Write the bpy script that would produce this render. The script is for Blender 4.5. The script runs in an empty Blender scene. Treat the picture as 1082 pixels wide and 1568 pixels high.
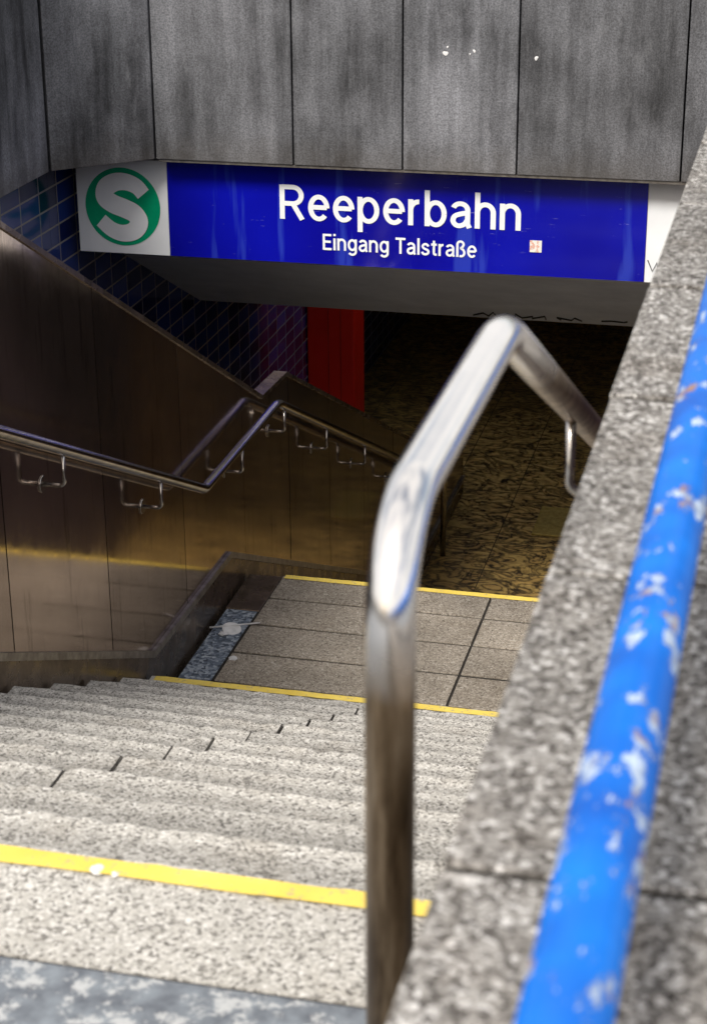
import bpy, bmesh, math, random
from mathutils import Vector, Matrix
random.seed(7)
sc = bpy.context.scene
COL = sc.collection

# ------------------------------------------------------------------ helpers
class NT:
    def __init__(s, name):
        s.m = bpy.data.materials.new(name); s.m.use_nodes = True
        s.t = s.m.node_tree; s.b = s.t.nodes['Principled BSDF']
        s.co = s.t.nodes.new('ShaderNodeTexCoord').outputs['Object']
    def n(s, typ): return s.t.nodes.new(typ)
    def l(s, a, b): s.t.links.new(a, b)
    def put(s, sock, v):
        if hasattr(v, 'is_output'): s.l(v, sock)
        elif isinstance(v, (tuple, list)):
            sock.default_value = (*v, 1) if len(v) == 3 and len(sock.default_value) == 4 else v
        else: sock.default_value = v
    def map(s, scale=(1, 1, 1), rot=(0, 0, 0), loc=(0, 0, 0)):
        n = s.n('ShaderNodeMapping'); s.l(s.co, n.inputs[0])
        n.inputs['Scale'].default_value = scale; n.inputs['Rotation'].default_value = rot
        n.inputs['Location'].default_value = loc
        return n.outputs[0]
    def noise(s, scale, detail=4, vec=None, rough=.55, dist=0):
        n = s.n('ShaderNodeTexNoise'); s.l(vec or s.co, n.inputs['Vector'])
        n.inputs['Scale'].default_value = scale; n.inputs['Detail'].default_value = detail
        n.inputs['Roughness'].default_value = rough; n.inputs['Distortion'].default_value = dist
        return n.outputs['Fac']
    def vor(s, scale, vec=None, out='Color', rnd=1):
        n = s.n('ShaderNodeTexVoronoi'); s.l(vec or s.co, n.inputs['Vector'])
        n.inputs['Scale'].default_value = scale; n.inputs['Randomness'].default_value = rnd
        if out == 'Color':
            q = s.n('ShaderNodeSeparateColor'); s.l(n.outputs['Color'], q.inputs[0]); return q.outputs[0]
        return n.outputs[out]
    def ramp(s, fac, stops, interp='LINEAR'):
        n = s.n('ShaderNodeValToRGB'); s.l(fac, n.inputs[0]); e = n.color_ramp.elements
        n.color_ramp.interpolation = interp
        while len(e) < len(stops): e.new(.5)
        for i, (p, c) in enumerate(stops):
            if not isinstance(c, (tuple, list)): c = (c, c, c)
            e[i].position = p; e[i].color = (*c, 1)
        return n.outputs[0]
    def mix(s, fac, a, b, mode='MIX'):
        n = s.n('ShaderNodeMix'); n.data_type = 'RGBA'; n.blend_type = mode
        s.put(n.inputs[0], fac); s.put(n.inputs[6], a); s.put(n.inputs[7], b)
        return n.outputs[2]
    def math(s, op, a, b=0.0):
        n = s.n('ShaderNodeMath'); n.operation = op; s.put(n.inputs[0], a); s.put(n.inputs[1], b); return n.outputs[0]
    def rnd(s):
        return s.n('ShaderNodeObjectInfo').outputs['Random']
    def sep(s, v=None):
        n = s.n('ShaderNodeSeparateXYZ'); s.l(v or s.co, n.inputs[0]); return n.outputs
    def bump(s, h, strength=.4, dist=.004, nrm=None):
        n = s.n('ShaderNodeBump'); s.l(h, n.inputs['Height'])
        n.inputs['Strength'].default_value = strength; n.inputs['Distance'].default_value = dist
        if nrm: s.l(nrm, n.inputs['Normal'])
        s.l(n.outputs[0], s.b.inputs['Normal']); return n.outputs[0]
    def fin(s, col, rough=.6, metal=0., spec=.5, coat=0.):
        s.put(s.b.inputs['Base Color'], col); s.put(s.b.inputs['Roughness'], rough)
        s.put(s.b.inputs['Metallic'], metal); s.b.inputs['Specular IOR Level'].default_value = spec
        s.b.inputs['Coat Weight'].default_value = coat; s.b.inputs['Coat Roughness'].default_value = .08
        return s.m

def aggregate(name, stops, scale, stain=(.72, 1.08), bscale=1.0, tint=(.5, .44, .36), tintamt=.35, tread=False):
    s = NT(name)
    v = s.vor(scale); v2 = s.vor(scale * 2.1)
    c = s.mix(.3, s.ramp(v, stops), s.ramp(v2, stops))
    st = s.ramp(s.noise(1.7, 7, rough=.65), [(.3, stain[0]), (.7, stain[1])])
    c = s.mix(1., c, st, 'MULTIPLY')
    g = s.ramp(s.noise(4.5, 6, rough=.7), [(.52, 0.), (.72, 1.)])
    c = s.mix(s.math('MULTIPLY', g, tintamt), c, s.mix(1., c, tint, 'MULTIPLY'))
    if tread:   # each tread is paler along the nosing and darker towards the back
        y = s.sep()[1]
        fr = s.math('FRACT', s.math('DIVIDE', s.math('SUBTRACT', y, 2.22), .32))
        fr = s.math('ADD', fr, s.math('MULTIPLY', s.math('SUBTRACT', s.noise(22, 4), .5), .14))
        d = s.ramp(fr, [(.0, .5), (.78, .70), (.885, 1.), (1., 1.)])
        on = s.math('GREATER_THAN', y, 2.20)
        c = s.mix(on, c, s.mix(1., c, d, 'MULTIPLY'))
    r = s.mix(.15, c, s.rnd(), 'MULTIPLY')
    h = s.math('ADD', s.noise(scale * 1.2, 3), s.math('MULTIPLY', s.noise(14, 4), 1.2 * bscale))
    s.bump(h, .5, .0035)
    return s.fin(r, .82, spec=.3)

def link(o, parent=None, mat=None):
    COL.objects.link(o)
    if parent: o.parent = parent
    if mat: o.data.materials.append(mat)
    return o
def empty(name):
    e = bpy.data.objects.new(name, None); COL.objects.link(e); e.empty_display_size = .1; return e
def smooth(o):
    for p in o.data.polygons: p.use_smooth = True
def meshobj(name, verts, faces, mat, parent=None, sm=False, bev=0, seg=3):
    me = bpy.data.meshes.new(name); me.from_pydata(verts, [], faces); me.update()
    bm = bmesh.new(); bm.from_mesh(me); bmesh.ops.recalc_face_normals(bm, faces=bm.faces)
    if bev: 
        es = [e for e in bm.edges if len(e.link_faces) == 2 and e.calc_face_angle(0) > .5]
        bmesh.ops.bevel(bm, geom=es, offset=bev, segments=seg, profile=.5, affect='EDGES')
    bm.to_mesh(me); bm.free()
    o = bpy.data.objects.new(name, me); link(o, parent, mat)
    if sm: smooth(o)
    return o
def box(name, x0, x1, y0, y1, z0, z1, mat, parent=None, bev=0, seg=3):
    v = [(x, y, z) for x in (x0, x1) for y in (y0, y1) for z in (z0, z1)]
    f = [(0, 1, 3, 2), (4, 6, 7, 5), (0, 4, 5, 1), (2, 3, 7, 6), (0, 2, 6, 4), (1, 5, 7, 3)]
    return meshobj(name, v, f, mat, parent, bev=bev, seg=seg)
def prism(name, pts, a0, a1, mat, parent=None, axis='X', bev=0):
    n = len(pts)
    if axis == 'X': v = [(a0, p[0], p[1]) for p in pts] + [(a1, p[0], p[1]) for p in pts]
    else: v = [(p[0], p[1], a0) for p in pts] + [(p[0], p[1], a1) for p in pts]
    f = [tuple(range(n)), tuple(range(n, 2 * n))] + [(i, (i + 1) % n, n + (i + 1) % n, n + i) for i in range(n)]
    return meshobj(name, v, f, mat, parent, bev=bev)
def fillet(P, ds):
    P = [Vector(p) for p in P]; out = [P[0]]
    for i in range(1, len(P) - 1):
        d = ds[i - 1]
        a = P[i] + (P[i - 1] - P[i]).normalized() * d; b = P[i] + (P[i + 1] - P[i]).normalized() * d
        u = (P[i] - a).normalized(); w = (b - P[i]).normalized(); ang = u.angle(w)
        if ang < .02: out.append(P[i]); continue
        R = d / math.tan(ang / 2)
        ax = u.cross(w).normalized(); nrm = ax.cross(u)
        c = a + nrm * R
        for k in range(15):
            t = ang * k / 14
            out.append(c + Matrix.Rotation(t, 3, ax) @ (a - c))
    out.append(P[-1]); return out
def tube(name, P, r, mat, parent=None, ds=None, seg=32, caps=True):
    pts = fillet(P, ds) if ds else [Vector(p) for p in P]
    v = []; f = []
    T = []
    for i in range(len(pts)):
        a = pts[max(0, i - 1)]; b = pts[min(len(pts) - 1, i + 1)]; T.append((b - a).normalized())
    up = Vector((1, 0, 0)) if abs(T[0].x) < .9 else Vector((0, 1, 0))
    nrm = T[0].cross(up).normalized()
    for i, p in enumerate(pts):
        if i:
            q = T[i - 1].rotation_difference(T[i]); nrm = (q @ nrm).normalized()
        bi = T[i].cross(nrm).normalized()
        for k in range(seg):
            a = 2 * math.pi * k / seg
            v.append(p + (nrm * math.cos(a) + bi * math.sin(a)) * r)
    for i in range(len(pts) - 1):
        for k in range(seg):
            k2 = (k + 1) % seg
            f.append((i * seg + k, i * seg + k2, (i + 1) * seg + k2, (i + 1) * seg + k))
    if caps:
        f.append(tuple(range(seg))); f.append(tuple((len(pts) - 1) * seg + k for k in range(seg)))
    o = meshobj(name, v, f, mat, parent)
    for p in o.data.polygons: p.use_smooth = len(p.vertices) == 4
    return o

# ------------------------------------------------------------------ materials
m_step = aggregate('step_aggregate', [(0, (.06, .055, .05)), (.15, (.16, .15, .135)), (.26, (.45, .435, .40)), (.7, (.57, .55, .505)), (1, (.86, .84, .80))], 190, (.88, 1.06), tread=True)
m_land = aggregate('landing_paving', [(0, (.09, .07, .055)), (.2, (.26, .225, .18)), (.8, (.40, .355, .295)), (1, (.58, .54, .47))], 150, (.62, 1.1))
m_cope = aggregate('coping_aggregate', [(0, (.03, .025, .022)), (.32, (.085, .075, .065)), (.48, (.25, .235, .215)), (.8, (.37, .355, .33)), (1, (.85, .83, .80))], 180, (.60, 1.14), 1.2, tint=(.5, .42, .34), tintamt=.6)

s = NT('blue_grey_pavement')
c = s.ramp(s.noise(30, 5), [(.3, (.09, .10, .12)), (.7, (.22, .25, .28))])
w = s.ramp(s.noise(17, 7, rough=.75), [(.52, 0.), (.58, .8)])
c = s.mix(w, c, (.50, .51, .51)); s.bump(s.noise(60, 4), .4, .003); m_pave = s.fin(c, .8)

s = NT('street_asphalt'); c = s.mix(.5, s.ramp(s.vor(120), [(0, .035), (1, .09)]), s.ramp(s.noise(2, 6), [(.3, .04), (.7, .08)]))
s.bump(s.noise(150, 3), .4, .003); m_asph = s.fin(c, .9)

def yellow(name):
    s = NT(name); f = s.ramp(s.noise(60, 5, rough=.7), [(.33, 0.), (.44, 1.)])
    g = s.ramp(s.noise(7, 5), [(.3, (.74, .54, .08)), (.7, (.88, .68, .14))])
    c = s.mix(f, (.42, .36, .22), g); s.bump(s.noise(120, 3), .3, .002); return s.fin(c, .6)
m_yel = yellow('yellow_marking_paint')

# headwall stone
s = NT('dark_stone_panel')
a = s.noise(1.0, 8, s.map((9, 9, .8)), .66)
b = s.noise(1.0, 7, s.map((2.6, 2.6, 1.6)), .62)
c = s.mix(.5, s.ramp(a, [(.38, (.010, .010, .012)), (.62, (.165, .17, .185))]), s.ramp(b, [(.38, (.020, .021, .024)), (.62, (.20, .205, .225))]))
fine = s.ramp(s.noise(120, 3, rough=.7), [(.35, .6), (.65, 1.4)])
c = s.mix(1., c, fine, 'MULTIPLY')
sp = s.ramp(s.noise(1.0, 7, s.map((16, 16, 6)), .78), [(.56, 0.), (.70, .4)])
c = s.mix(sp, c, (.24, .245, .26))
z = s.sep()[2]   # damp staining along the bottom of the cladding
bs = s.n('ShaderNodeMapRange'); s.l(s.math('ADD', z, s.math('MULTIPLY', s.noise(6, 6), .25)), bs.inputs[0])
bs.inputs[1].default_value = -.40; bs.inputs[2].default_value = -.20; bs.inputs[3].default_value = .5; bs.inputs[4].default_value = 0.
c = s.mix(bs.outputs[0], c, (.07, .058, .045))
c = s.mix(1., c, s.ramp(s.rnd(), [(0, .85), (1, 1.3)]), 'MULTIPLY')
s.bump(s.noise(120, 4), .3, .003)
m_head = s.fin(c, .7)

# polished metal panels
s = NT('polished_bronze_panel')
c = s.ramp(s.noise(1.0, 6, s.map((3, 2, 1.2)), .6), [(.3, (.36, .29, .25)), (.7, (.55, .455, .385))])
dr = s.ramp(s.noise(1.0, 6, s.map((16, 16, 1.6), loc=(3, 0, 0)), .72), [(.57, 0.), (.70, .7)])
c = s.mix(dr, c, (.13, .10, .075))
c = s.mix(1., c, s.ramp(s.rnd(), [(0, .82), (1, 1.15)]), 'MULTIPLY')
r = s.ramp(s.noise(5, 8, rough=.75), [(.3, .04), (.7, .15)])
s.bump(s.noise(2.2, 3), .06, .01)
m_bronze = s.fin(c, r, .95)
s = NT('dark_side_cladding')
m_dclad = s.fin(s.ramp(s.noise(1.0, 6, s.map((3, 3, 1.2)), .6), [(.3, (.040, .026, .036)), (.7, (.085, .060, .075))]), .35)

s = NT('dull_metal_trim'); c = s.ramp(s.noise(25, 5), [(.3, (.20, .18, .16)), (.7, (.42, .39, .36))]); m_trim = s.fin(c, .35, .8)
s = NT('dark_backing'); m_dark = s.fin(s.ramp(s.noise(8), [(.3, .008), (.7, .02)]), .8)
s = NT('skirting_bronze'); c = s.ramp(s.noise(6, 6, rough=.7), [(.3, (.09, .065, .045)), (.7, (.26, .20, .15))]); m_skirt = s.fin(c, s.ramp(s.noise(9), [(.3, .15), (.7, .4)]), .7)

# stainless, mottled brown lower down
s = NT('stainless_tube_browned'); z = s.sep()[2]
n1 = s.noise(1.0, 7, s.map((55, 55, 5)), .7)
low = s.ramp(s.math('ADD', z, s.math('MULTIPLY', s.noise(14), .06)), [(.80, 1.), (.87, 0.)])
mottle = s.ramp(n1, [(.34, (.07, .042, .022)), (.5, (.29, .205, .125)), (.68, (.56, .44, .31))])
c = s.mix(low, (.92, .88, .84), mottle)
r = s.mix(low, s.ramp(s.noise(20, 4), [(.3, .10), (.7, .2)]), (.36, .36, .36)); m_post = s.fin(c, r, 1.)
s = NT('stainless_tube'); sc1 = s.noise(1.0, 4, s.map((40, 3, 40)), .6)
m_ss = s.fin(s.ramp(sc1, [(.3, (.34, .32, .30)), (.7, (.60, .56, .51))]), .18, 1.)

# blue flaking paint
s = NT('flaking_blue_paint')
f = s.ramp(s.noise(1.0, 7, s.map((34, 15, 34)), .70), [(.555, 0.), (.575, 1.)])
u = s.ramp(s.noise(45, 5), [(.36, (.25, .15, .12)), (.46, (.26, .33, .45)), (.64, (.46, .56, .70))])
c = s.mix(f, s.ramp(s.noise(9, 3), [(.3, (.0, .07, .38)), (.7, (.0, .16, .64))]), u)
s.bump(f, .6, .002); m_blue = s.fin(c, s.mix(f, (.3,) * 3, (.65,) * 3))

# sign
s = NT('blue_sign_enamel')
c = s.ramp(s.noise(1.2, 3), [(.3, (.003, .002, .24)), (.7, (.004, .006, .38))])
sx = s.ramp(s.noise(1.0, 4, s.map((8, 1, .8), rot=(0, .25, 0)), .5), [(.57, 0.), (.63, .5)])
c = s.mix(sx, c, (.035, .07, .50))  # diagonal gloss reflections, painted into the enamel colour as paler streaks
sc2 = s.ramp(s.noise(1.0, 6, s.map((9, 1, 60), rot=(0, -.1, 0)), .7), [(.66, 0.), (.70, .35)])
c = s.mix(sc2, c, (.35, .36, .6)); m_sblue = s.fin(c, .12, coat=.3)
s = NT('white_sign_enamel'); c = s.ramp(s.noise(4, 5), [(.3, (.74, .77, .80)), (.7, (.86, .88, .90))]); m_white = s.fin(c, .25)
s = NT('green_sign_enamel'); m_green = s.fin(s.ramp(s.noise(5), [(.3, (.0, .30, .14)), (.7, (.005, .42, .20))]), .25)
s = NT('aluminium_frame'); m_alu = s.fin(s.ramp(s.noise(20), [(.3, .35), (.7, .5)]), .4, .8)

# tiles
s = NT('dark_blue_glazed_tile'); x = s.sep(); cb = s.n('ShaderNodeCombineXYZ'); s.l(x[1], cb.inputs[0]); s.l(x[2], cb.inputs[1])
bt = s.n('ShaderNodeTexBrick'); s.l(cb.outputs[0], bt.inputs['Vector']); bt.offset = 0
for k, v in (('Scale', 1), ('Brick Width', .24), ('Row Height', .105), ('Mortar Size', .005), ('Mortar Smooth', .1)): bt.inputs[k].default_value = v
bt.inputs['Color1'].default_value = (.006, .010, .07, 1); bt.inputs['Color2'].default_value = (.025, .06, .30, 1); bt.inputs['Mortar'].default_value = (.36, .33, .30, 1)
s.bump(s.math('MULTIPLY', bt.outputs['Fac'], -1.), .5, .003)
m_tile = s.fin(bt.outputs['Color'], s.mix(bt.outputs['Fac'], (.12,) * 3, (.7,) * 3))

s = NT('soffit_plaster'); c = s.ramp(s.noise(3.5, 7, rough=.65), [(.3, (.55, .60, .68)), (.7, (.72, .77, .85))])
c = s.mix(s.ramp(s.noise(18, 6, rough=.8), [(.66, 0.), (.72, .6)]), c, (.12, .12, .12)); s.bump(s.noise(40), .3, .004); m_soff = s.fin(c, .85)

s = NT('brown_marbled_floor')
n1 = s.noise(1.0, 4, s.map((3.6, 6, 6)), .55, 2.6)
c = s.ramp(n1, [(.36, (.62, .40, .13)), (.43, (.42, .26, .08)), (.465, (.02, .014, .009)), (.525, (.035, .023, .011)), (.56, (.44, .29, .09)), (.7, (.66, .46, .16))])
c = s.mix(.35, c, s.ramp(s.noise(9, 5, dist=.8), [(.4, (.05, .033, .015)), (.6, (.62, .43, .14))]))
ty = s.sep(); fy = s.math('FRACT', s.math('DIVIDE', ty[1], .5)); fx = s.math('FRACT', s.math('DIVIDE', ty[0], .5))
jn = s.math('MAXIMUM', s.math('LESS_THAN', fy, .02), s.math('LESS_THAN', fx, .015)); c = s.mix(jn, c, (.05, .035, .02))
m_floor = s.fin(c, .4)
s = NT('brown_tile_wall'); m_bwall = s.fin(s.ramp(s.noise(5, 5, dist=1.), [(.35, (.22, .12, .04)), (.65, (.50, .32, .13))]), .4)
s = NT('red_lacquer'); m_red = s.fin(s.ramp(s.noise(2.5, 5), [(.3, (.85, .012, .004)), (.7, (.93, .03, .008))]), .4)
s = NT('drain_gravel'); c = s.ramp(s.vor(70), [(0, (.05, .065, .09)), (.5, (.16, .20, .26)), (1, (.42, .47, .53))]); s.bump(s.vor(70, out='Distance'), .8, .01); m_grav = s.fin(c, .8)
s = NT('plastic_litter'); m_lit = s.fin(s.ramp(s.noise(30), [(.3, .6), (.7, .82)]), .5)
s = NT('sticker_print'); m_stick = s.fin(s.ramp(s.noise(45, 2), [(.45, (.75, .74, .70)), (.55, (.70, .35, .25)), (.62, (.6, .6, .58))], 'CONSTANT'), .5)
s = NT('joint_mortar'); m_joint = s.fin(s.ramp(s.noise(40), [(.3, (.012, .010, .008)), (.7, (.03, .026, .02))]), .95)
s = NT('olive_mat'); m_mat = s.fin(s.ramp(s.noise(30), [(.3, (.30, .22, .05)), (.7, (.48, .36, .10))]), .8)
s = NT('marker_ink'); m_ink = s.fin(s.ramp(s.noise(30), [(.3, .01), (.7, .03)]), .6)

# ------------------------------------------------------------------ ground (one sheet, openings for stairwell and added light well)
WX0, WX1, WY0, WY1 = -3.5, -1.2, 13.2, 14.5
xs = [-400, -3.75, WX0, WX1, -.02, 400]; ysg = [-400, 1.95, 9.3, WY0, WY1, 400]
v = [(x, y, -.004) for y in ysg for x in xs]; f = []
for j in range(5):
    for i in range(5):
        if j == 1 and 1 <= i <= 3: continue
        if j == 3 and i == 2: continue
        f.append((j * 6 + i, j * 6 + i + 1, (j + 1) * 6 + i + 1, (j + 1) * 6 + i))
meshobj('ground', v, f, m_asph)
box('pavement', -6, -.215, -3, 1.944, -.06, 0.0, m_pave, bev=.004)
box('pavement', .06, 6, -3, 12, -.06, 0.0, m_pave, bev=.004)

# ------------------------------------------------------------------ stairs
st = empty('stone_staircase')
Y0, TR, RI = 2.22, .32, .15
XL, XR = -2.38, -.212
def tread(name, x0, x1, y0, y1, z, mat):
    """one stair block: rounded nosing in profile, slightly uneven along its length"""
    R = .020
    prof = [(y0, z - .149), (y0, z)]
    for k in range(7):
        a = math.pi / 2 * (1 - k / 6)
        prof.append((y1 - R + R * math.cos(a), z - R + R * math.sin(a)))
    prof.append((y1 - .004, z - .149))
    nseg = max(2, int((x1 - x0) / .03)); n = len(prof); v = []; f = []
    ph = random.uniform(0, 9)
    for i in range(nseg + 1):
        x = x0 + (x1 - x0) * i / nseg
        e = random.gauss(0, .0016) + .0015 * math.sin(x * 5 + ph)
        g = random.gauss(0, .0012)
        if random.random() < .06: e -= .007; g -= .004
        for j, (a, b) in enumerate(prof):
            v.append((x, a + (e if j > 1 else 0), b + (g if 2 <= j <= 7 else 0)))
    for i in range(nseg):
        for j in range(n):
            j2 = (j + 1) % n
            f.append((i * n + j, i * n + j2, (i + 1) * n + j2, (i + 1) * n + j))
    f.append(tuple(range(n))); f.append(tuple(nseg * n + j for j in range(n)))
    o = meshobj(name, v, f, mat, st)
    for p in o.data.polygons: p.use_smooth = len(p.vertices) == 4 and abs(p.normal.x) < .5 and p.normal.y > .05 and p.normal.z > .02
    return o
def step(k, y0, y1, z, split=True, mat=m_step):
    jx = -1.384 + random.uniform(-.006, .006)
    gap = random.uniform(.003, .006)
    if split:
        tread('step_%d_a' % k, XL, jx - gap, y0, y1 + random.uniform(-.003, .003), z + random.uniform(-.002, .002), mat)
        tread('step_%d_b' % k, jx + gap, XR, y0, y1 + random.uniform(-.003, .003), z, mat)
        box('step_%d_joint' % k, jx - .03, jx + .03, y0 + .01, y1 - .012, z - .14, z - random.uniform(.008, .018), m_joint, st)
    else:
        tread('step_%d' % k, XL, XR, y0, y1, z, mat)
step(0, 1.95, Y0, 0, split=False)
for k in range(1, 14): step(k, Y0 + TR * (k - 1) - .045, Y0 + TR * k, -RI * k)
yl = Y0 + TR * 13
ZL = -2.1
def ystrip(n, y, z, x0=XL + .02, x1=XR - .01):
    seg = 60; v = []; f = []
    for i in range(seg + 1):
        x = x0 + (x1 - x0) * i / seg
        v += [(x, y - .066 + random.uniform(-.002, .002), z), (x, y - .026 + random.uniform(-.002, .002), z)]
    for i in range(seg): f.append((2 * i, 2 * i + 2, 2 * i + 3, 2 * i + 1))
    o = meshobj(n, v, f, m_yel, st)
    return o
ystrip('yellow_edge_line', Y0, .004)
ystrip('yellow_edge_line_2', yl, -1.95 + .005, x1=XR - .01)
# landing
box('landing_bed', XL, XR, yl - .3, 7.70, ZL - .2, ZL - .006, m_joint, st)
js = [yl - .03, 6.645, 6.925, 7.205, 7.485, 7.745]
for i in range(5):
    for a, b in ((-2.22, -1.246), (-1.236, XR)):
        dz = random.uniform(-.002, .002)
        box('landing_slab', a, b, js[i] + .009, js[i + 1] - .009, ZL - .05, ZL + dz, m_land, st, bev=.003, seg=2)
ystrip('yellow_edge_line_3', 7.765, ZL + .005, x0=-2.21)
box('drain_channel', -2.375, -2.235, 6.39, 7.34, ZL - .05, ZL - .004, m_grav, st)
box('drain_end_stone', -2.385, -2.226, 7.345, 7.73, ZL - .05, ZL - .002, m_skirt, st, bev=.006)
for j in range(1, 12): step(20 + j, 7.745 + TR * (j - 1) - .04, 7.745 + TR * j, ZL - RI * j, split=False, mat=m_land)
meshobj('stair_underside', [(XL + .01, 2.0, -.3), (XR, 2.0, -.3), (XR, 6.4, -2.4), (XL + .01, 6.4, -2.4)], [(0, 1, 2, 3)], m_dark, st)

# concourse
box('concourse_floor', -5.5, .3, 11.2, 20, -4.1, -3.9, m_floor)
box('concourse_back_wall', -5.5, .3, 18.3, 18.6, -3.9, -1.7, m_bwall)
box('floor_mat', -1.76, -1.50, 12.7, 13.25, -3.896, -3.885, m_mat, bev=.003)

# ------------------------------------------------------------------ left panel wall
TOP = [(2.2, 1.0), (3.64, 1.0), (8.046, -1.351), (8.47, -1.37), (12.3, -3.17), (13.4, -3.3)]
TRIM = [(2.2, .14), (6.42, -1.885), (7.47, -1.895), (11.4, -3.74), (13.4, -3.76)]
def at(L, y):
    for (a, b), (c, d) in zip(L, L[1:]):
        if a <= y <= c: return b + (d - b) * (y - a) / (c - a)
    return L[-1][1] if y > L[-1][0] else L[0][1]
lw = empty('bronze_panel_wall')
J = [2.2, 2.57, 3.43, 4.29, 5.15, 6.01, 6.88, 7.73, 8.5, 9.3, 10.1, 10.9, 11.7, 12.5, 13.4]
for i in range(len(J) - 1):
    a, b = J[i] + .0035, J[i + 1] - .0035
    tp = [a] + [p[0] for p in TOP if a < p[0] < b] + [b]
    bt_ = [a] + [p[0] for p in TRIM if a < p[0] < b] + [b]
    poly = [(y, at(TOP, y)) for y in tp] + [(y, at(TRIM, y)) for y in reversed(bt_)]
    prism('panel_%d' % i, poly, -2.418, -2.40 + random.uniform(-.0008, .0008), m_bronze, lw)
ys = sorted(set([p[0] for p in TOP] + [p[0] for p in TRIM]))
poly = [(y, at(TOP, y) - .002) for y in ys] + [(13.4, -4.0), (11.3, -4.0), (2.2, -.6)]
prism('wall_core', poly, -2.455, -2.421, m_dark, lw)
def band(n, L, lo, hi, x0, x1, mat, par):
    prism(n, [(y, z + hi) for y, z in L] + [(y, z + lo) for y, z in reversed(L)], x0, x1, mat, par)
band('base_trim', TRIM, -.016, .014, -2.419, -2.384, m_trim, lw)
band('top_trim', TOP, .001, .022, -2.458, -2.392, m_skirt, lw)
sk = [(y, z - .018) for y, z in TRIM]
prism('skirting', sk + [(13.4, -3.95), (11.2, -3.95), (7.7, -2.6), (6.4, -2.6), (2.2, -.5)], -2.4195, -2.396, m_skirt, lw)
# ------------------------------------------------------------------ handrails
def rail(name, P, ds, x, wx, brs, zfun, mat, par_mat=None):
    e = empty(name)
    tube('tube', P, .0212, mat, e, ds)
    for i, y in enumerate(brs):
        z = zfun(y) - .015
        sgn = 1 if wx > x else -1
        tube('bracket_%d' % i, [(x, y, z), (x, y, z - .115), (wx, y, z - .115)], .0075, m_ss, e, [.02], seg=14)
        tube('wall_plate_%d' % i, [(wx, y, z - .115), (wx - sgn * .006, y, z - .115)], .03, m_ss, e, seg=20)
    return e
RL = [(1.75, .985), (2.05, .985), (6.92, -1.36), (8.04, -1.36), (11.7, -3.08), (12.2, -3.08)]
rail('stair_handrail', [(-2.32, y, z) for y, z in RL] + [(-2.32, 12.2, -3.9)], [.05, .03, .05, .05, .08], -2.32, -2.40,
     [2.7, 3.6, 4.5, 5.47, 6.40, 7.46, 8.15, 8.94, 9.8, 10.7], lambda y: at(RL, y), m_ss)
XH = -.30
RR = [(1.353, .923), (1.90, .923), (6.5, .923 - .469 * 4.6), (7.9, .923 - .469 * 4.6), (11.4, -2.9)]
e = rail('stair_handrail', [(XH, 1.353, 0), (XH, 1.353, .923), (XH, 1.90, .923)] + [(XH, y, z) for y, z in RR[2:]], [.095, .05, .05, .05], XH, -.212,
     [2.54, 3.6, 4.6, 5.6, 6.9, 8.4, 9.6], lambda y: at(RR, y), m_post)
tube('post_flange', [(XH, 1.353, .0), (XH, 1.353, .012)], .05, m_ss, e)

# ------------------------------------------------------------------ right parapet wall with coping
pw = empty('stone_parapet_wall')
box('wall_body', -.200, .06, -2.0, 9.1, -4.2, .652, m_cope, pw)
for i in range(9):
    box('wall_cladding_%d' % i, -.209, -.201, 2.0 + .79 * i, 2.786 + .79 * i, -4.2, .650, m_dclad, pw)
CJ = [-2.0, -.99, -.45, .085, .625, 1.171, 1.715, 2.274, 2.80, 3.36, 3.92, 4.48, 5.04, 5.6, 6.16, 6.72, 7.28, 7.84, 8.4, 9.1]
for i in range(len(CJ) - 1):
    dx = random.uniform(-.002, .002); dz = random.uniform(-.0015, .0015)
    box('coping_%d' % i, -.222 + dx, .085, CJ[i] + .006, CJ[i + 1] - .006, .655, .734 + dz, m_cope, pw, bev=.003, seg=3)
    box('coping_joint_%d' % i, -.215, .08, CJ[i] - .0058, CJ[i] + .0058, .656, .729, m_joint, pw)
box('concourse_side_wall', -.208, .1, 9.12, 12.2, -4.2, -.02, m_dclad)
box('concourse_side_wall', -.208, .1, 12.202, 20, -4.2, -.02, m_bwall)

br = empty('blue_pipe_railing')
XB, ZB = -.0908, .857
tube('pipe', [(XB, -1.9, ZB), (XB, 8.9, ZB)], .0262, m_blue, br)
for i, y in enumerate([-1.8, .25, 3.4, 5.2, 7.0, 8.8]):
    tube('support_%d' % i, [(XB, y, ZB), (XB, y, .73)], .014, m_blue, br, seg=16)
    tube('support_plate_%d' % i, [(XB, y, .733), (XB, y, .741)], .038, m_blue, br, seg=20)

# ------------------------------------------------------------------ headwall
hw = empty('stone_headwall')
HJ = [-3.245, -2.518, -1.96, -1.392, -.60, .32]
zb, zt = -.474, 1.15
for i in range(len(HJ) - 1):
    box('panel_%d' % i, HJ[i] + .004, HJ[i + 1] - .004, 9.11, 9.2, zb, zt, m_head, hw, bev=.004, seg=2)
box('backing', -3.245, .32, 9.205, 9.45, zb + .01, zt - .01, m_dark, hw)
prism('chamfer_panel', [(-3.655, 8.725), (-3.251, 9.108), (-3.251, 9.25), (-3.72, 8.80)], zb, zt, m_head, hw, axis='Z', bev=.003)
prism('chamfer_backing', [(-3.70, 8.76), (-3.2, 9.24), (-3.2, 9.44), (-3.95, 9.44), (-3.95, 8.76)], zb + .012, zt - .01, m_dark, hw, axis='Z')
yy = 8.715
i = 0
while yy > 1.6:
    box('side_panel_%d' % i, -3.75, -3.662, yy - .70, yy - .008, zb, zt, m_head, hw, bev=.004, seg=2); yy -= .708; i += 1
box('side_backing', -3.95, -3.755, 1.6, 8.75, zb + .012, zt - .01, m_dark, hw)
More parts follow.
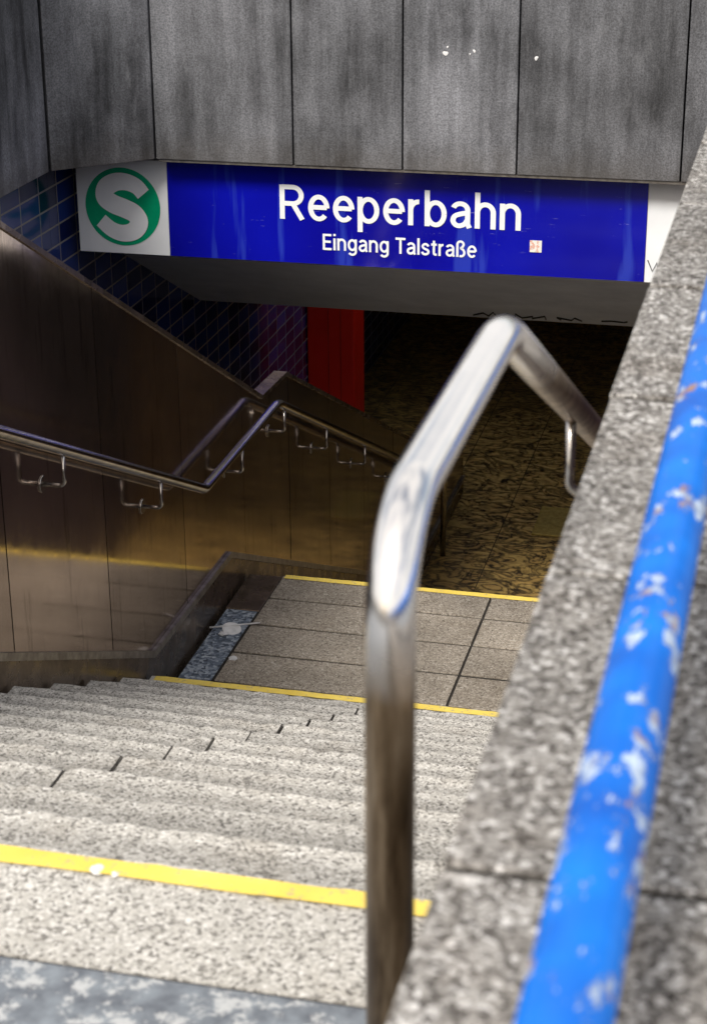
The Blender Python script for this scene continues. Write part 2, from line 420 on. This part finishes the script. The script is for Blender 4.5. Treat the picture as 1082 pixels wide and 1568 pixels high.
box('drip_trim', -3.23, -.2, 9.118, 9.19, zb - .014, zb - .002, m_trim, hw)
box('wall_cap', -3.24, .34, 9.08, 9.48, zt + .002, zt + .06, m_cope, hw, bev=.008)
def blob(name, c, r, mat, axis='Y', sx=1, parent=None, th=.002):
    n = 16; v = [Vector(c)]; ph = random.uniform(0, 6)
    for k in range(n):
        a = 2 * math.pi * k / n; q = r * (1 + .18 * math.sin(2 * a + ph) + .12 * math.sin(3 * a))
        v.append(Vector(c) + Vector((math.cos(a) * q * sx, .0012, math.sin(a) * q)))
    return meshobj(name, v, [(0, 1 + k, 1 + (k + 1) % n) for k in range(n)], mat, parent)
def onhead(X, Z, r): blob('dropping', (X, 9.107, Z), r, m_lit, parent=hw)
onhead(-1.75, .10, .012); onhead(-1.61, .115, .007); onhead(-1.31, .09, .009); onhead(-1.63, .10, .004); onhead(-1.74, .13, .005)

box('dark_blue_tile_wall', -4.0, -3.80, 2.0, 9.0, -4.1, -.46, m_tile)
box('dark_blue_tile_wall', -4.0, -3.80, 9.002, 20, -4.1, -.46, m_tile)
prism('side_ramp', [(2.0, -.05), (3.2, -.05), (11.2, -3.899), (11.2, -4.2), (2.0, -4.2)], -3.8, -2.47, m_dark)
cl = empty('concrete_ceiling')
prism('sloping_soffit', [(9.46, -.955), (11.39, -1.882), (WY0, -1.882), (WY0, -1.4), (9.46, -.5)], -3.797, -.21, m_soff, cl)
box('slab_far', -3.797, -.21, WY1, 20, -1.882, -1.4, m_soff, cl)
box('slab_left', -3.797, WX0, WY0 + .001, WY1 - .001, -1.882, -1.4, m_soff, cl)
box('slab_right', WX1, -.21, WY0 + .001, WY1 - .001, -1.882, -1.4, m_soff, cl)
lwell = empty('added_light_well')  # added opening out of view, lets daylight onto the pillar and concourse floor
box('side_near', WX0 - .1, WX1 + .1, WY0 - .1, WY0 - .001, -1.399, .12, m_soff, lwell)
box('side_far', WX0 - .1, WX1 + .1, WY1 + .001, WY1 + .1, -1.399, .12, m_soff, lwell)
box('side_left', WX0 - .1, WX0 - .001, WY0, WY1, -1.399, .12, m_soff, lwell)
box('side_right', WX1 + .001, WX1 + .1, WY0, WY1, -1.399, .12, m_soff, lwell)
for i in range(5):
    xg = WX0 + (WX1 - WX0) * (i + .5) / 5
    box('added_grating_bar_%d' % i, xg - .01, xg + .01, WY0, WY1, .06, .10, m_trim, lwell)

# marker scribble on the lower edge of the sloping soffit
gr = empty('graffiti_tag')
def on_soffit(x, d):
    yy_ = 11.39 - d * .901; return (x, yy_ - .004, -1.882 + d * .433 - .004)
def scribble(name, x0, x1, d0, h, n, seed):
    rr = random.Random(seed); pts = []
    for i in range(n):
        pts.append(on_soffit(x0 + (x1 - x0) * i / (n - 1) + rr.uniform(-.03, .03), d0 + (h if i % 2 else 0) * rr.uniform(.5, 1)))
    tube(name, pts, .005, m_ink, gr, seg=8)
scribble('stroke_a', -1.95, -1.50, .10, .16, 13, 1); scribble('stroke_b', -1.45, -1.30, .12, .14, 5, 2); scribble('stroke_c', -1.15, -.98, .16, .03, 4, 3)

pil = empty('red_pillar')
box('shaft', -3.795, -3.41, 14.05, 14.4, -3.9, -1.885, m_red, pil, bev=.01)
box('plinth', -3.797, -3.40, 14.04, 14.41, -3.9, -3.82, m_dark, pil, bev=.004)
for i in range(2):
    box('seam_%d' % i, -3.62 + .10 * i - .001, -3.62 + .10 * i + .001, 14.046, 14.049, -3.8, -1.9, m_dark, pil)

# ------------------------------------------------------------------ sign
sg = empty('station_entrance_sign')
YS = 9.25; z0, z1 = -1.013, -.513
box('sign_box', -3.742, -.24, YS + .006, YS + .19, z0 - .006, z1 + .006, m_alu, sg, bev=.004)
box('sign_blue_panel', -3.236, -.760, YS, YS + .02, z0, z1, m_sblue, sg)
box('sign_white_panel_left', -3.74, -3.239, YS, YS + .02, z0, z1, m_white, sg)
box('sign_white_panel_right', -.757, -.245, YS, YS + .02, z0, z1, m_white, sg)

def arc(cx, cy, rx, ry, a0, a1, n=18):
    return [(cx + rx * math.cos(math.radians(a0 + (a1 - a0) * k / n)), cy + ry * math.sin(math.radians(a0 + (a1 - a0) * k / n))) for k in range(n + 1)]
def cr(p, m=7):
    out = []
    P = [p[0]] + p + [p[-1]]
    for i in range(1, len(P) - 2):
        for k in range(m):
            t = k / m
            out.append(tuple(.5 * ((2 * P[i][j]) + (-P[i-1][j] + P[i+1][j]) * t + (2*P[i-1][j] - 5*P[i][j] + 4*P[i+1][j] - P[i+2][j]) * t*t + (-P[i-1][j] + 3*P[i][j] - 3*P[i+1][j] + P[i+2][j]) * t**3) for j in (0, 1)))
    out.append(p[-1]); return out
GL = {   # grotesque letter skeletons: (advance, strokes)
 'R': (.66, [[(.07, 0), (.07, 1)], [(.07, .94), (.36, .94)] + arc(.36, .70, .23, .24, 90, -90) + [(.07, .46)], [(.36, .46), (.61, 0)]]),
 'E': (.56, [[(.07, 0), (.07, 1)], [(.07, .94), (.54, .94)], [(.07, .52), (.50, .52)], [(.07, .06), (.55, .06)]]),
 'T': (.58, [[(.30, 0), (.30, .94)], [(.0, .94), (.60, .94)]]),
 'n': (.53, [[(.06, 0), (.06, .75)], [(.06, .40)] + arc(.265, .455, .205, .24, 180, 0) + [(.47, 0)]]),
 'h': (.53, [[(.06, 0), (.06, 1.03)], [(.06, .40)] + arc(.265, .455, .205, .24, 180, 0) + [(.47, 0)]]),
 'r': (.32, [[(.06, 0), (.06, .75)], [(.06, .38)] + arc(.27, .44, .21, .245, 180, 86)]),
 'e': (.55, [[(.07, .385), (.50, .385)], arc(.285, .37, .22, .32, 0, 318, 34)]),
 'p': (.56, [[(.06, .75), (.06, -.27)], arc(.285, .37, .22, .32, 0, 360, 34)]),
 'b': (.56, [[(.06, 0), (.06, 1.03)], arc(.285, .37, .22, .32, 0, 360, 34)]),
 'g': (.56, [[(.49, .75), (.49, .05)] + arc(.275, -.02, .215, .20, 0, -150), arc(.275, .385, .215, .305, 0, 360, 34)]),
 'a': (.52, [arc(.25, .505, .19, .185, 160, 0) + [(.44, .45), (.44, .12), (.49, .0)], cr([(.44, .43), (.27, .40), (.11, .33), (.06, .20), (.12, .09), (.23, .055), (.36, .11), (.44, .24)])]),
 'i': (.12, [[(.06, 0), (.06, .75)], [(.06, .89), (.06, 1.03)]]),
 'l': (.12, [[(.06, 0), (.06, 1.03)]]),
 's': (.48, [cr([(.43, .55), (.36, .65), (.24, .69), (.12, .63), (.085, .53), (.15, .43), (.26, .375), (.39, .31), (.43, .2), (.37, .09), (.24, .055), (.11, .09), (.05, .2)])]),
 't': (.34, [cr([(.17, .93), (.17, .60), (.17, .20), (.20, .09), (.34, .06)]), [(.0, .69), (.34, .69)]]),
 'ß': (.53, [[(.06, 0), (.06, .76)] + arc(.245, .78, .185, .19, 180, 0) + cr([(.43, .76), (.36, .62), (.28, .55), (.40, .46), (.48, .30), (.43, .12), (.31, .055), (.19, .07)])]),
 ' ': (.18, []),
}
def text(name, body, x0, x1, base, cap, wdt, gap=.115):
    x = 0; strokes = []
    for ch in body:
        adv, S_ = GL[ch]
        for q in S_: strokes.append([(a + x, b) for a, b in q])
        x += adv + gap
    tot = x - gap; v = []; f = []
    for si, q in enumerate(strokes):
        r = []
        for p in q:
            if not r or math.hypot(p[0] - r[-1][0], p[1] - r[-1][1]) > 1e-4: r.append(p)
        q = r; b0 = len(v); dep = YS - .003 - .0005 * (si % 5)
        for i, p in enumerate(q):
            a = q[max(0, i - 1)]; b = q[min(len(q) - 1, i + 1)]
            dx, dy = b[0] - a[0], b[1] - a[1]; L = math.hypot(dx, dy) or 1
            nx, ny = -dy / L, dx / L
            for sg_ in (1, -1):
                X = p[0] + nx * wdt / 2 * sg_; Z = p[1] + ny * wdt / 2 * sg_
                v.append((x0 + X / tot * (x1 - x0), dep, base + Z * cap))
        for i in range(len(q) - 1): f.append((b0 + 2 * i, b0 + 2 * i + 1, b0 + 2 * i + 3, b0 + 2 * i + 2))
    meshobj(name, v, f, m_white, sg)
text('lettering_station_name', 'Reeperbahn', -2.633, -1.385, -.784, .178, .135)
text('lettering_entrance_name', 'Eingang Talstraße', -2.407, -1.606, -.935, .083, .14)
cx, cz = -3.488, -.763
n = 96
meshobj('logo_disc', [(cx + .207 * math.cos(2 * math.pi * k / n), YS - .003, cz + .207 * math.sin(2 * math.pi * k / n)) for k in range(n)], [tuple(range(n))], m_green, sg)
cp = [(33, 17), (23, 28), (7, 34), (-10, 33), (-24, 24), (-26, 10), (-14, 1), (3, -5), (18, -12), (25, -24), (17, -37), (0, -42), (-18, -37), (-34, -24)]
cp = [(a, b + 3) for a, b in cp]
cc = cr(cp, 8); v = []; f = []
for i, p in enumerate(cc):
    a = cc[max(0, i - 1)]; b = cc[min(len(cc) - 1, i + 1)]
    dx, dy = b[0] - a[0], b[1] - a[1]; L = math.hypot(dx, dy) or 1; nx, ny = -dy / L, dx / L
    t = i / (len(cc) - 1); w = 11 + 3.2 * math.sin(math.pi * t)
    for s_ in (1, -1): v.append((cx + (p[0] + nx * w * s_) / 278, YS - .006 - .004 * t, cz + (p[1] + ny * w * s_) / 278))
for i in range(len(cc) - 1): f.append((2 * i, 2 * i + 1, 2 * i + 3, 2 * i + 2))
meshobj('logo_letter_s', v, f, m_white, sg)
stk = box('sticker', -1.335, -1.275, YS - .004, YS - .001, -.89, -.83, m_stick, sg)
tube('marker_scribble', [(-.745, YS - .003, -.90), (-.72, YS - .003, -.955), (-.70, YS - .003, -.91), (-.69, YS - .003, -.96), (-.66, YS - .003, -.92), (-.65, YS - .003, -.95)], .003, m_ink, sg, seg=8)

# ------------------------------------------------------------------ litter
lit = empty('litter')
tube('straw', [(-2.38, 7.10, -2.085), (-2.18, 7.20, -2.088)], .004, m_lit, lit, seg=10)
tube('cup_lid', [(-2.29, 7.13, -2.102), (-2.288, 7.128, -2.092)], .042, m_lit, lit, seg=24)
def crumple(n, c, r, mat=m_lit):
    bm = bmesh.new(); bmesh.ops.create_icosphere(bm, subdivisions=2, radius=r)
    for v_ in bm.verts:
        v_.co *= random.uniform(.6, 1.25); v_.co.z = abs(v_.co.z) * .45; v_.co += Vector(c)
    me = bpy.data.meshes.new(n); bm.to_mesh(me); bm.free(); link(bpy.data.objects.new(n, me), lit, mat)
crumple('paper_scrap', (-2.31, 7.08, -2.10), .022)
crumple('paper_scrap', (-2.20, 6.86, -2.10), .02)
crumple('paper_scrap', (-.91, 2.165, .002), .012)
crumple('paper_scrap', (-.88, 2.16, .002), .007)
crumple('paper_scrap', (-1.7, 2.52, -.15), .008)

# ------------------------------------------------------------------ light, world, camera
el = math.radians(45); S = Vector((-.16, -.60, 0)).normalized() * math.cos(el); S.z = math.sin(el)
sun = bpy.data.lights.new('sun', 'SUN'); sun.energy = 3.9; sun.angle = math.radians(16); sun.color = (1, .955, .89)
so = bpy.data.objects.new('sun', sun); COL.objects.link(so); so.rotation_euler = S.to_track_quat('Z', 'Y').to_euler(); so.location = (0, 0, 10)
w = bpy.data.worlds.new('World'); sc.world = w; w.use_nodes = True
wn = w.node_tree.nodes; wl = w.node_tree.links
sk_ = wn.new('ShaderNodeTexSky'); sk_.sky_type = 'NISHITA'; sk_.sun_disc = False
sk_.sun_elevation = el; sk_.sun_rotation = math.atan2(S.x, S.y) % (2 * math.pi)
sk_.dust_density = 5.0; sk_.air_density = 1.0; sk_.ozone_density = .3
tc = wn.new('ShaderNodeTexCoord'); mp = wn.new('ShaderNodeMapping'); mp.inputs['Scale'].default_value = (1, 1, 2.5)
nz = wn.new('ShaderNodeTexNoise'); nz.inputs['Scale'].default_value = 2.2; nz.inputs['Detail'].default_value = 6
wl.new(tc.outputs['Generated'], mp.inputs[0]); wl.new(mp.outputs[0], nz.inputs['Vector'])
cr_ = wn.new('ShaderNodeValToRGB'); cr_.color_ramp.elements[0].position = .36; cr_.color_ramp.elements[1].position = .55
cr_.color_ramp.elements[0].color = (.1, .1, .1, 1); cr_.color_ramp.elements[1].color = (.88, .88, .88, 1)
wl.new(nz.outputs['Fac'], cr_.inputs[0])
mx = wn.new('ShaderNodeMix'); mx.data_type = 'RGBA'; wl.new(cr_.outputs[0], mx.inputs[0]); wl.new(sk_.outputs[0], mx.inputs[6]); mx.inputs[7].default_value = (7.6, 7.5, 7.4, 1)
bg = wn['Background']; bg.inputs[1].default_value = .15
wl.new(mx.outputs[2], bg.inputs[0])

cam = bpy.data.cameras.new('camera'); co = bpy.data.objects.new('camera', cam); COL.objects.link(co)
cam.sensor_fit = 'HORIZONTAL'; cam.sensor_width = 36; cam.lens = 96.5; cam.clip_end = 1500; cam.clip_start = .05
M = Matrix.Rotation(math.radians(13.7), 4, 'Z') @ Matrix.Rotation(math.radians(90 - 22.2), 4, 'X') @ Matrix.Rotation(math.radians(-.4), 4, 'Z')
co.matrix_world = Matrix.Translation((0, 0, 1.5)) @ M
cam.dof.use_dof = True; cam.dof.focus_distance = 8.6; cam.dof.aperture_fstop = 13
sc.camera = co
sc.view_settings.view_transform = 'Standard'; sc.view_settings.look = 'None'; sc.view_settings.exposure = 0
